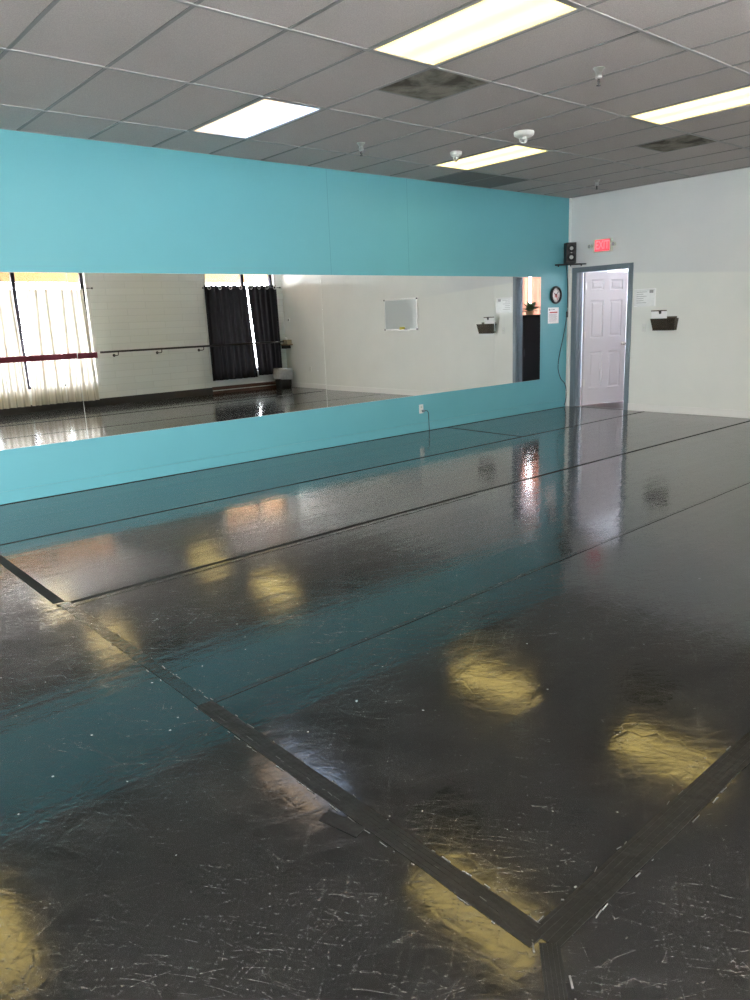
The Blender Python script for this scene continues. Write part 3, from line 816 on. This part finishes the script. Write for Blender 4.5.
bm = bmesh.new(); bx(bm, -.045, .085, -.09, .10, 0, .10, bev=.004); obj('carton', bm, simple('beige_card', (.50, .42, .30), .7, var=.2, vscale=12), t)
bm = bmesh.new()
bmesh.ops.create_icosphere(bm, subdivisions=2, radius=.05)
for v in bm.verts:
    v.co = Vector((v.co.x*.9, v.co.y*.7, max(v.co.z*.9, -.015)+.115)); v.co += Vector((random.uniform(-.008, .008), random.uniform(-.008, .008), random.uniform(-.006, .012)))
obj('tissue', bm, M['paper'], t)

# trash can
t = thing('trash_can', 'black trash can with a white bag folded over its rim', 'trash can', (8.24, -7.575, 0))
def rect_lathe(bm, prof, mi=0, seg=6):
    rings = []
    for hw, hd, z in prof:
        ring = []; r = min(hw, hd)*.35
        for cx_, cy_, a0 in ((hw-r, hd-r, 0), (-hw+r, hd-r, PI/2), (-hw+r, -hd+r, PI), (hw-r, -hd+r, 1.5*PI)):
            for i in range(seg+1):
                a = a0+i*PI/2/seg; ring.append(bm.verts.new((cx_+r*math.cos(a), cy_+r*math.sin(a), z)))
        rings.append(ring)
    for a, b in zip(rings, rings[1:]):
        n = len(a)
        for i in range(n):
            f = bm.faces.new((a[i], a[(i+1) % n], b[(i+1) % n], b[i])); f.smooth = True; f.material_index = mi
    return rings
bm = bmesh.new(); r_ = rect_lathe(bm, [(.15, .11, 0), (.155, .115, .01), (.185, .14, .44), (.178, .134, .44), (.148, .108, .02)]); bm.faces.new(r_[0]); bm.faces.new(r_[-1]); obj('bin', bm, M['black'], t)
bm = bmesh.new(); rg = rect_lathe(bm, [(.182, .138, .22), (.192, .148, .24), (.196, .152, .33), (.194, .150, .42), (.192, .148, .455), (.180, .136, .465), (.165, .122, .44), (.15, .11, .30)])
for ring in rg:
    for i, v in enumerate(ring):
        a = math.atan2(v.co.y, v.co.x); w = .007*math.sin(a*9+v.co.z*20)+.005*math.sin(a*17)
        v.co.x *= 1+w*3; v.co.y *= 1+w*3; v.co.z += .018*math.sin(a*5+1)*(1 if v.co.z < .3 else .5)
obj('bin_bag', bm, M['bag'], t)

# ------------------------------------------------------------------ curtains, rods, barres on the window wall
def curtain(name, label, x0t, x1t, x0b, x1b, y, z0, z1, mat, folds, amp, group, grommets=False, ph=0, ret=False):
    cx = (x0t+x1t)/2
    t = thing(name, label, 'curtain', (cx, y, z0), 0, group)
    bm = bmesh.new(); nx, nz = folds*14, 16
    rnd = random.Random(int(x0t*100)+int(ph*10)); ph2 = rnd.random()*6
    grid = []
    for j in range(nz+1):
        v = j/nz; row = []
        for i in range(nx+1):
            u = i/nx
            xa = x0b+(x0t-x0b)*v; xb = x1b+(x1t-x1b)*v
            uu = u+.012*math.sin(2*PI*u*3+ph2+v*1.5)
            x = xa+(xb-xa)*uu
            a = amp*(1.15-.35*v)
            yy = a*math.sin(2*PI*folds*u+ph)+a*.35*math.sin(2*PI*folds*.43*u+ph2+v*1.3)
            if ret and u > .90: yy = yy*(1-(u-.9)*10) - (u-.9)*10*.10
            zz = (z1-z0)*v
            if j == nz: zz -= .010*(1-math.cos(2*PI*folds*u+ph))
            row.append(bm.verts.new((x-cx, yy, zz)))
        grid.append(row)
    for j in range(nz):
        for i in range(nx):
            f = bm.faces.new((grid[j][i], grid[j][i+1], grid[j+1][i+1], grid[j+1][i])); f.smooth = True
    me_o = obj('fabric', bm, mat, t)
    if grommets:
        n = 4
        for i in range(n):
            gx = x0t+(x1t-x0t)*(i+.35)/n
            bm = bmesh.new(); rr = .034
            pts = [(gx-cx+rr*math.cos(a), .0+amp+.004, (z1-z0)-.055+rr*math.sin(a)) for a in [2*PI*q/16 for q in range(17)]]
            tube(bm, pts, .008, 6); obj('grommet', bm, M['white_plastic'], t)
    return t
yc = YW+.115
wg = 'sheer white curtains on the large window'
sp_ = [(2.84, 3.32, 2.68, 3.33, 'sheer white curtain panel just right of the dark window mullion, seen in the mirror'),
       (3.43, 3.90, 3.34, 3.97, 'sheer white curtain panel nearest the white block wall, seen in the mirror'),
       (2.10, 2.63, 2.02, 2.66, 'sheer white curtain panel cut by the left edge of the mirror view'),
       (1.42, 2.02, 1.38, 2.00, 'sheer white curtain panel over the middle of the large window'),
       (.76, 1.34, .74, 1.36, 'sheer white curtain panel second from the large window\'s near end'),
       (.10, .68, .10, .72, 'sheer white curtain panel at the near end of the large window')]
for i, (a, b, c, e, lb) in enumerate(sp_):
    curtain('sheer_curtain', lb, a, b, c, e, yc, .14, 2.275, M['sheer'], 5, .030, wg, ph=i*1.3)
bg = 'black curtains on the corner window'
curtain('black_curtain', 'black grommet curtain, wider left panel on the corner window, seen in the mirror', 6.53, 7.575, 6.54, 7.70, yc, .30, 2.34, M['blackcloth'], 7, .032, bg, True, .4)
curtain('black_curtain', 'black grommet curtain, narrower right panel on the corner window, seen in the mirror', 7.595, 8.44, 7.715, 8.45, yc, .33, 2.34, M['blackcloth'], 6, .032, bg, True, 1.7, True)
og = 'sheer white curtains on the near window'
def rod(x0, x1, z, label):
    t = thing('curtain_rod', label, 'curtain rod', ((x0+x1)/2, yc, z))
    w = (x1-x0)/2
    bm = bmesh.new(); tube(bm, [(-w, 0, 0), (w, 0, 0)], .009, 10); obj('rod', bm, M['darkmetal'], t)
    for s_ in (-1, 1):
        bm = bmesh.new(); lathe(bm, [(0, -.02), (.016, -.012), (.018, 0), (.014, .014), (0, .02)], 14, mat=Matrix.Translation((s_*(w+.012), 0, 0))); obj('finial', bm, M['darkmetal'], t)
        bm = bmesh.new(); tube(bm, [(s_*(w-.05), 0, 0), (s_*(w-.05), -.115+.0, 0)], .006, 8); obj('bracket', bm, M['darkmetal'], t)
rod(.06, 4.08, 2.288, 'dark curtain rod holding the sheer white curtains')
rod(6.50, 8.46, 2.285, 'dark curtain rod holding the black curtains')

# barres
t = thing('ballet_barre', 'thick maroon painted barre board in front of the white curtains', 'ballet barre', (2.1, YW+.26, 0))
bm = bmesh.new(); bx(bm, -4.4+.0, 1.88, -.02, .02, .968, 1.078, bev=.008); obj('rail', bm, M['maroon'], t)
for x in (-4.2, -2.9, -1.365, 1.90):
    bm = bmesh.new(); tube(bm, smooth_path([(x if x < 1 else 1.86, -.015, .99), (x if x < 1 else 1.91, -.10, .96), (x if x < 1 else 1.965, -.258, .96)], 3), .010, 8)
    obj('support', bm, M['frame_black'], t)
t = thing('ballet_barre', 'thin dark metal barre running along the white block wall to the black curtains', 'ballet barre', (6.2, YW+.23, 0))
bm = bmesh.new(); tube(bm, [(-2.15, 0, 1.066), (2.20, 0, 1.066)], .019, 12); obj('rail', bm, M['darkmetal'], t)
for x in (-1.78, -.85, .12):
    bm = bmesh.new(); tube(bm, smooth_path([(x, 0, 1.05), (x, -.01, 1.0), (x, -.08, .985), (x, -.225 if x < .3 else -.19, .985)], 4), .009, 8)
    if x < .3: lathe(bm, [(.03, 0), (.03, .006), (.01, .012)], 14, mat=Matrix.Translation((x, -.229, .985)) @ Matrix.Rotation(-PI/2, 4, 'X'))
    obj('bracket', bm, M['darkmetal'], t)
bm = bmesh.new()

# ------------------------------------------------------------------ tape on the floor
def strip(bm, p0, p1, w, z0=0.0, z1=.0012, mi=0, wob=0.0, n=1):
    p0 = Vector((*p0, 0)); p1 = Vector((*p1, 0)); d_ = (p1-p0).normalized(); nn = Vector((-d_.y, d_.x, 0))
    L = []
    for i in range(n+1):
        c = p0+(p1-p0)*i/n; a = w/2+random.uniform(-wob, wob); b = w/2+random.uniform(-wob, wob)
        L.append((c+nn*a, c-nn*b))
    for (a, b), (c, e) in zip(L, L[1:]):
        vs = [bm.verts.new((v.x, v.y, z)) for z in (z0, z1) for v in (a, b, e, c)]
        for f in ((0,1,2,3), (7,6,5,4), (0,4,5,1), (1,5,6,2), (2,6,7,3), (3,7,4,0)):
            fc = bm.faces.new([vs[q] for q in f]); fc.material_index = mi
ZT = [.0008]
def tape(label, segs, mat, wob=0.0, residue=None):
    bm = bmesh.new(); ZT[0] += .0002
    if mat == 'tape_worn' and wob < .003:
        for (p0, p1, w) in segs:        # creases running along the tape
            a_, b_ = Vector(p0), Vector(p1); d_ = (b_-a_).normalized(); n_ = Vector((-d_.y, d_.x))
            for off, rw in ((-.30, .004), (-.08, .003), (.16, .005), (.36, .003)):
                q = n_*off*w; strip(bm, tuple(a_+q), tuple(b_+q), rw, 0, ZT[0]+.0016, wob=.0012, n=max(3, int((b_-a_).length/.09)))
    for (p0, p1, w) in segs: strip(bm, p0, p1, w, z1=ZT[0], wob=wob, n=1 if not wob else max(2, int((Vector(p1)-Vector(p0)).length/.12)))
    o = obj('floor_tape', bm, M[mat]); tag(o, label, 'floor tape', 'tape over the dance floor seams')
    if residue:
        bm = bmesh.new()
        for (p0, p1, w, off) in residue:
            p0v, p1v = Vector(p0), Vector(p1); dd = (p1v-p0v).normalized(); nn = Vector((-dd.y, dd.x)); L = (p1v-p0v).length; s_ = 0
            while s_ < L:
                ln = random.uniform(.004, .045)
                if random.random() < .5:
                    a = p0v+dd*s_+nn*(off+random.uniform(-.003, .003)); b_ = p0v+dd*min(L, s_+ln)+nn*(off+random.uniform(-.003, .003))
                    strip(bm, tuple(a), tuple(b_), w*random.uniform(.15, .7), 0, ZT[0]+.0004)
                s_ += ln+random.uniform(.0, .08)
        r = obj('tape_residue', bm, M['residue'], o); r['kind'] = 'stuff'
    return o
XS = -.455
tape('thin black tape line nearest and parallel to the mirror wall', [((XL, -1.455), (X1-.02, -1.385), .030)], 'tape_black')
tape('short black tape running from the mirror wall to the first seam', [((5.76, -.06), (5.69, -1.40), .030)], 'tape_black')
tape('wide matte black tape end at the left edge of the photo', [((-.47, -.03), (-.475, -2.98), .060)], 'tape_black')
tape('black tape along the second floor seam, ending at the far wall', [((-.50, -3.03), (3.0, -2.975), .034), ((3.0, -2.975), (X1-.02, -3.00), .030)], 'tape_black')
tape('worn clear tape running beside the second floor seam', [((-.47, -3.085), (3.0, -3.03), .028)], 'tape_clear', .006)
tape('worn scuffed tape crossing the seams down the middle of the floor', [((XS, -3.02), (XS+.003, -4.62), .060)], 'tape_clear', .004, [((XS, -3.05), (XS, -4.62), .006, .033), ((XS, -3.05), (XS, -4.62), .006, -.034)])
tape('dark ridged tape from the third seam to the lower tape junction', [((XS+.003, -4.62), (-.436, -6.26), .072)], 'tape_worn', .002, [((XS, -4.5), (-.436, -6.24), .006, .040), ((XS, -4.62), (-.436, -6.24), .005, -.042), ((-.475, -4.6), (-.44, -6.2), .004, .004)])
tape('narrow grey tape along the third floor seam across the middle', [((-.42, -4.63), (X1-.02, -4.44), .026)], 'tape_clear', .003, [((-.3, -4.61), (4.6, -4.49), .005, -.018)])
tape('broad dark tape along the nearest seam at the lower right', [((-.43, -6.27), (8.3, -6.12), .080)], 'tape_worn', .002, [((-.40, -6.27), (1.6, -6.235), .005, .044), ((-.40, -6.27), (1.6, -6.235), .006, -.046)])
tape('short dark tape leaving the lower junction at the bottom edge', [((-.432, -6.285), (-.80, -6.62), .050)], 'tape_worn', .001, [((-.435, -6.30), (-.8, -6.64), .007, .028), ((-.435, -6.27), (-.8, -6.60), .006, -.028)])
tape('rough tape scrap on the floor left of the cross tape', [((-.53, -5.52), (-.50, -5.66), .05)], 'tape_worn', .004)
# edge of the vinyl against the mirror wall
bm = bmesh.new(); strip(bm, (XL, -.040), (X1-.12, -.040), .022, 0, .003); struct(obj('trim_6', bm, M['black_matte']))

# ------------------------------------------------------------------ next room behind the door
NX0, NX1, NY0, NY1, NZ = X1+.14, 12.2, -5.6, 1.6, 2.80
bm = bmesh.new(); bx(bm, NX0, NX1+.14, NY0-.14, NY1+.14, -.12, 0); struct(obj('floor_beyond', bm, M['hallfloor']))
bm = bmesh.new(); bx(bm, NX0, NX1+.14, NY0-.14, NY1+.14, NZ, NZ+.1); struct(obj('ceiling_beyond', bm, M['hallwall']))
bm = bmesh.new(); bx(bm, NX0, NX1+.14, NY1, NY1+.14, 0, NZ); struct(obj('wall_beyond_left', bm, M['hallwall']))
bm = bmesh.new(); bx(bm, NX0, NX1+.14, NY0-.14, NY0, 0, NZ); struct(obj('wall_beyond_right', bm, M['hallwall']))
bm = bmesh.new(); wh = (-5.2, -2.4, .95, 2.55)  # opening widened past the curtains, out of view, to light this room
wall_with_holes(bm, 'x', NX1, NX1+.14, NY0, NY1, 0, NZ, [wh]); struct(obj('wall_beyond_back', bm, M['hallwall']))
bm = bmesh.new(); bx(bm, X1+.141, X1+.16, NY0, DY0-.06, 0, NZ); struct(obj('wall_beyond_front', bm, M['hallwall']))
w = struct(empty('window_4', (NX1, -3.80, .95)))
bm = bmesh.new()
for y in (-1.40, .26, 1.33): bx(bm, .05, .11, y, y+.07, 0, 1.6)
bx(bm, .05, .11, -1.40, 1.40, 0, .06); bx(bm, .05, .11, -1.40, 1.40, 1.54, 1.6)
struct(obj('window_frame', bm, M['frame_black'], w))
bm = bmesh.new(); bx(bm, .078, .084, -1.39, 1.39, .01, 1.59); struct(obj('pane', bm, M['glass'], w))
ld = bpy.data.lights.new('daylight_opening', 'AREA'); ld.shape = 'RECTANGLE'; ld.size = 1.6; ld.size_y = 2.8; ld.cycles.is_portal = True
lo = bpy.data.objects.new('daylight_opening', ld); COL.objects.link(lo); lo.location = (NX1+.13, -3.80, 1.75); lo.rotation_euler = (0, PI/2, 0)
def curtain_x(label, y0, y1, x, z0, z1):
    t = thing('orange_curtain', label, 'curtain', (x, (y0+y1)/2, z0), 0, 'orange curtains in the next room')
    bm = bmesh.new(); nx, nz = 60, 8; g_ = []
    for j in range(nz+1):
        g_.append([bm.verts.new((.03*math.sin(2*PI*5*i/nx+y0), (y0+(y1-y0)*i/nx)-(y0+y1)/2, (z1-z0)*j/nz)) for i in range(nx+1)])
    for j in range(nz):
        for i in range(nx):
            f = bm.faces.new((g_[j][i], g_[j][i+1], g_[j+1][i+1], g_[j+1][i])); f.smooth = True
    obj('fabric', bm, M['orange'], t)
curtain_x('sheer orange curtain at the far mirror edge, nearer the door side', -3.45, -2.35, NX1-.08, .85, 2.62)
curtain_x('sheer orange curtain in the next room, beyond the narrow gap', -4.30, -3.52, NX1-.08, .85, 2.62)
t = thing('curtain_rod', 'thin dark rod holding the orange curtains in the next room', 'curtain rod', (NX1-.08, -3.55, 2.632))
bm = bmesh.new(); tube(bm, [(0, -1.5, 0), (0, 1.5, 0)], .010, 8); obj('rod', bm, M['darkmetal'], t)
for y in (-1.45, 0.03, 1.45):
    bm = bmesh.new(); tube(bm, [(0, y, 0), (.08, y, 0)], .006, 6); obj('bracket', bm, M['darkmetal'], t)
t = thing('cabinet', 'tall black cabinet in the next room, seen through the doorway in the mirror', 'cabinet', (10.85, -2.45, 0))
bm = bmesh.new(); bx(bm, -.24, .26, -.75, .75, 0, 1.43); bx(bm, -.27, .27, -.77, .77, 1.43, 1.46, bev=.004); obj('body', bm, M['cabinet'], t)
for s_ in (-1, 1):
    bm = bmesh.new(); bx(bm, -.258, -.24, s_*.375-.365, s_*.375+.365, .08, 1.41, bev=.003); dd = obj('door', bm, M['cabinet'], t)
    bm = bmesh.new(); tube(bm, [(-.275, -s_*(-.04)*-1, .65), (-.275, -s_*(-.04)*-1, .80)], .006, 8); obj('handle', bm, M['darkmetal'], dd)
def plant(name, label, cat, loc, n, R, potm, seed):
    rnd = random.Random(seed); t = thing(name, label, cat, loc)
    bm = bmesh.new(); lathe(bm, [(.06, 0), (.075, .01), (.085, .06), (.09, .07), (.08, .07), (.075, .06), (0, .06)], 20); obj('pot', bm, potm, t)
    bm = bmesh.new()
    for i in range(n):
        a = rnd.random()*2*PI; el = rnd.uniform(.25, 1.35); L = R*rnd.uniform(.6, 1.1); w_ = rnd.uniform(.03, .05)
        pts = []
        for k_ in range(6):
            s = k_/5; r = L*s*math.cos(el*(1-.4*s)); z = .06+L*s*math.sin(el)*1.15-.30*L*s*s
            pts.append(Vector((r*math.cos(a), r*math.sin(a), z)))
        side = Vector((-math.sin(a), math.cos(a), 0)); prev = None
        for k_, p_ in enumerate(pts):
            ww = w_*(math.sin(PI*min(1, (k_+.3)/5.3))**.7)*(.25 if k_ < 2 else 1)
            cur_ = (bm.verts.new(p_-side*ww), bm.verts.new(p_+Vector((0, 0, -.006))), bm.verts.new(p_+side*ww))
            if prev:
                bm.faces.new((prev[0], prev[1], cur_[1], cur_[0])); bm.faces.new((prev[1], prev[2], cur_[2], cur_[1]))
            prev = cur_
    obj('foliage', bm, M['leaf'], t)
plant('potted_plant', 'green leafy potted plant on top of the black cabinet', 'plant', (10.75, -2.42, 1.46), 60, .24, M['soil'], 3)
t = thing('wicker_basket', 'low brown basket beside the plant on the black cabinet', 'basket', (10.78, -2.05, 1.46))
bm = bmesh.new(); lathe(bm, [(.07, 0), (.11, .03), (.12, .08), (.11, .085), (.10, .05), (0, .04)], 22); obj('bowl', bm, M['soil'], t)
bm = bmesh.new(); tube(bm, smooth_path([(0, -.115, .08), (0, -.08, .15), (0, 0, .18), (0, .08, .15), (0, .115, .08)], 4), .007, 6); obj('handle', bm, M['soil'], t)

# ------------------------------------------------------------------ sky
wd = bpy.data.worlds.new('World'); sc.world = wd; wd.use_nodes = True
bg_ = wd.node_tree.nodes['Background']; bg_.inputs[0].default_value = (.93, .925, 1.02, 1); bg_.inputs[1].default_value = WORLD

# ------------------------------------------------------------------ camera
r = Vector((0.75370808, -0.65599927, -0.03986334)); u = Vector((0.18256432, 0.1507167, 0.97157333)); f = Vector((0.63134333, 0.7395603, -0.23335846))
cd = bpy.data.cameras.new('camera'); cam = bpy.data.objects.new('camera', cd); COL.objects.link(cam)
mw = Matrix((( r.x, u.x, -f.x, -1.69031), (r.y, u.y, -f.y, -7.18105), (r.z, u.z, -f.z, 1.47625), (0, 0, 0, 1)))
cam.matrix_world = mw
cd.sensor_fit = 'VERTICAL'; cd.sensor_height = 36; cd.sensor_width = 27; cd.lens = 748.2386/1000*36; cd.clip_start = .05; cd.clip_end = 200
sc.camera = cam

vs_ = sc.view_settings
sc.display_settings.display_device = 'sRGB'
vs_.view_transform = 'Standard'; vs_.look = 'None'; vs_.gamma = 1; vs_.use_curve_mapping = False; vs_.exposure = 2.32
sc.cycles.max_bounces = 12; sc.cycles.diffuse_bounces = 6; sc.cycles.glossy_bounces = 6; sc.cycles.transparent_max_bounces = 12; sc.cycles.transmission_bounces = 6
sc.cycles.use_denoising = True; sc.cycles.denoising_prefilter = 'NONE'; sc.cycles.sample_clamp_indirect = 12
sc.cycles.caustics_reflective = True
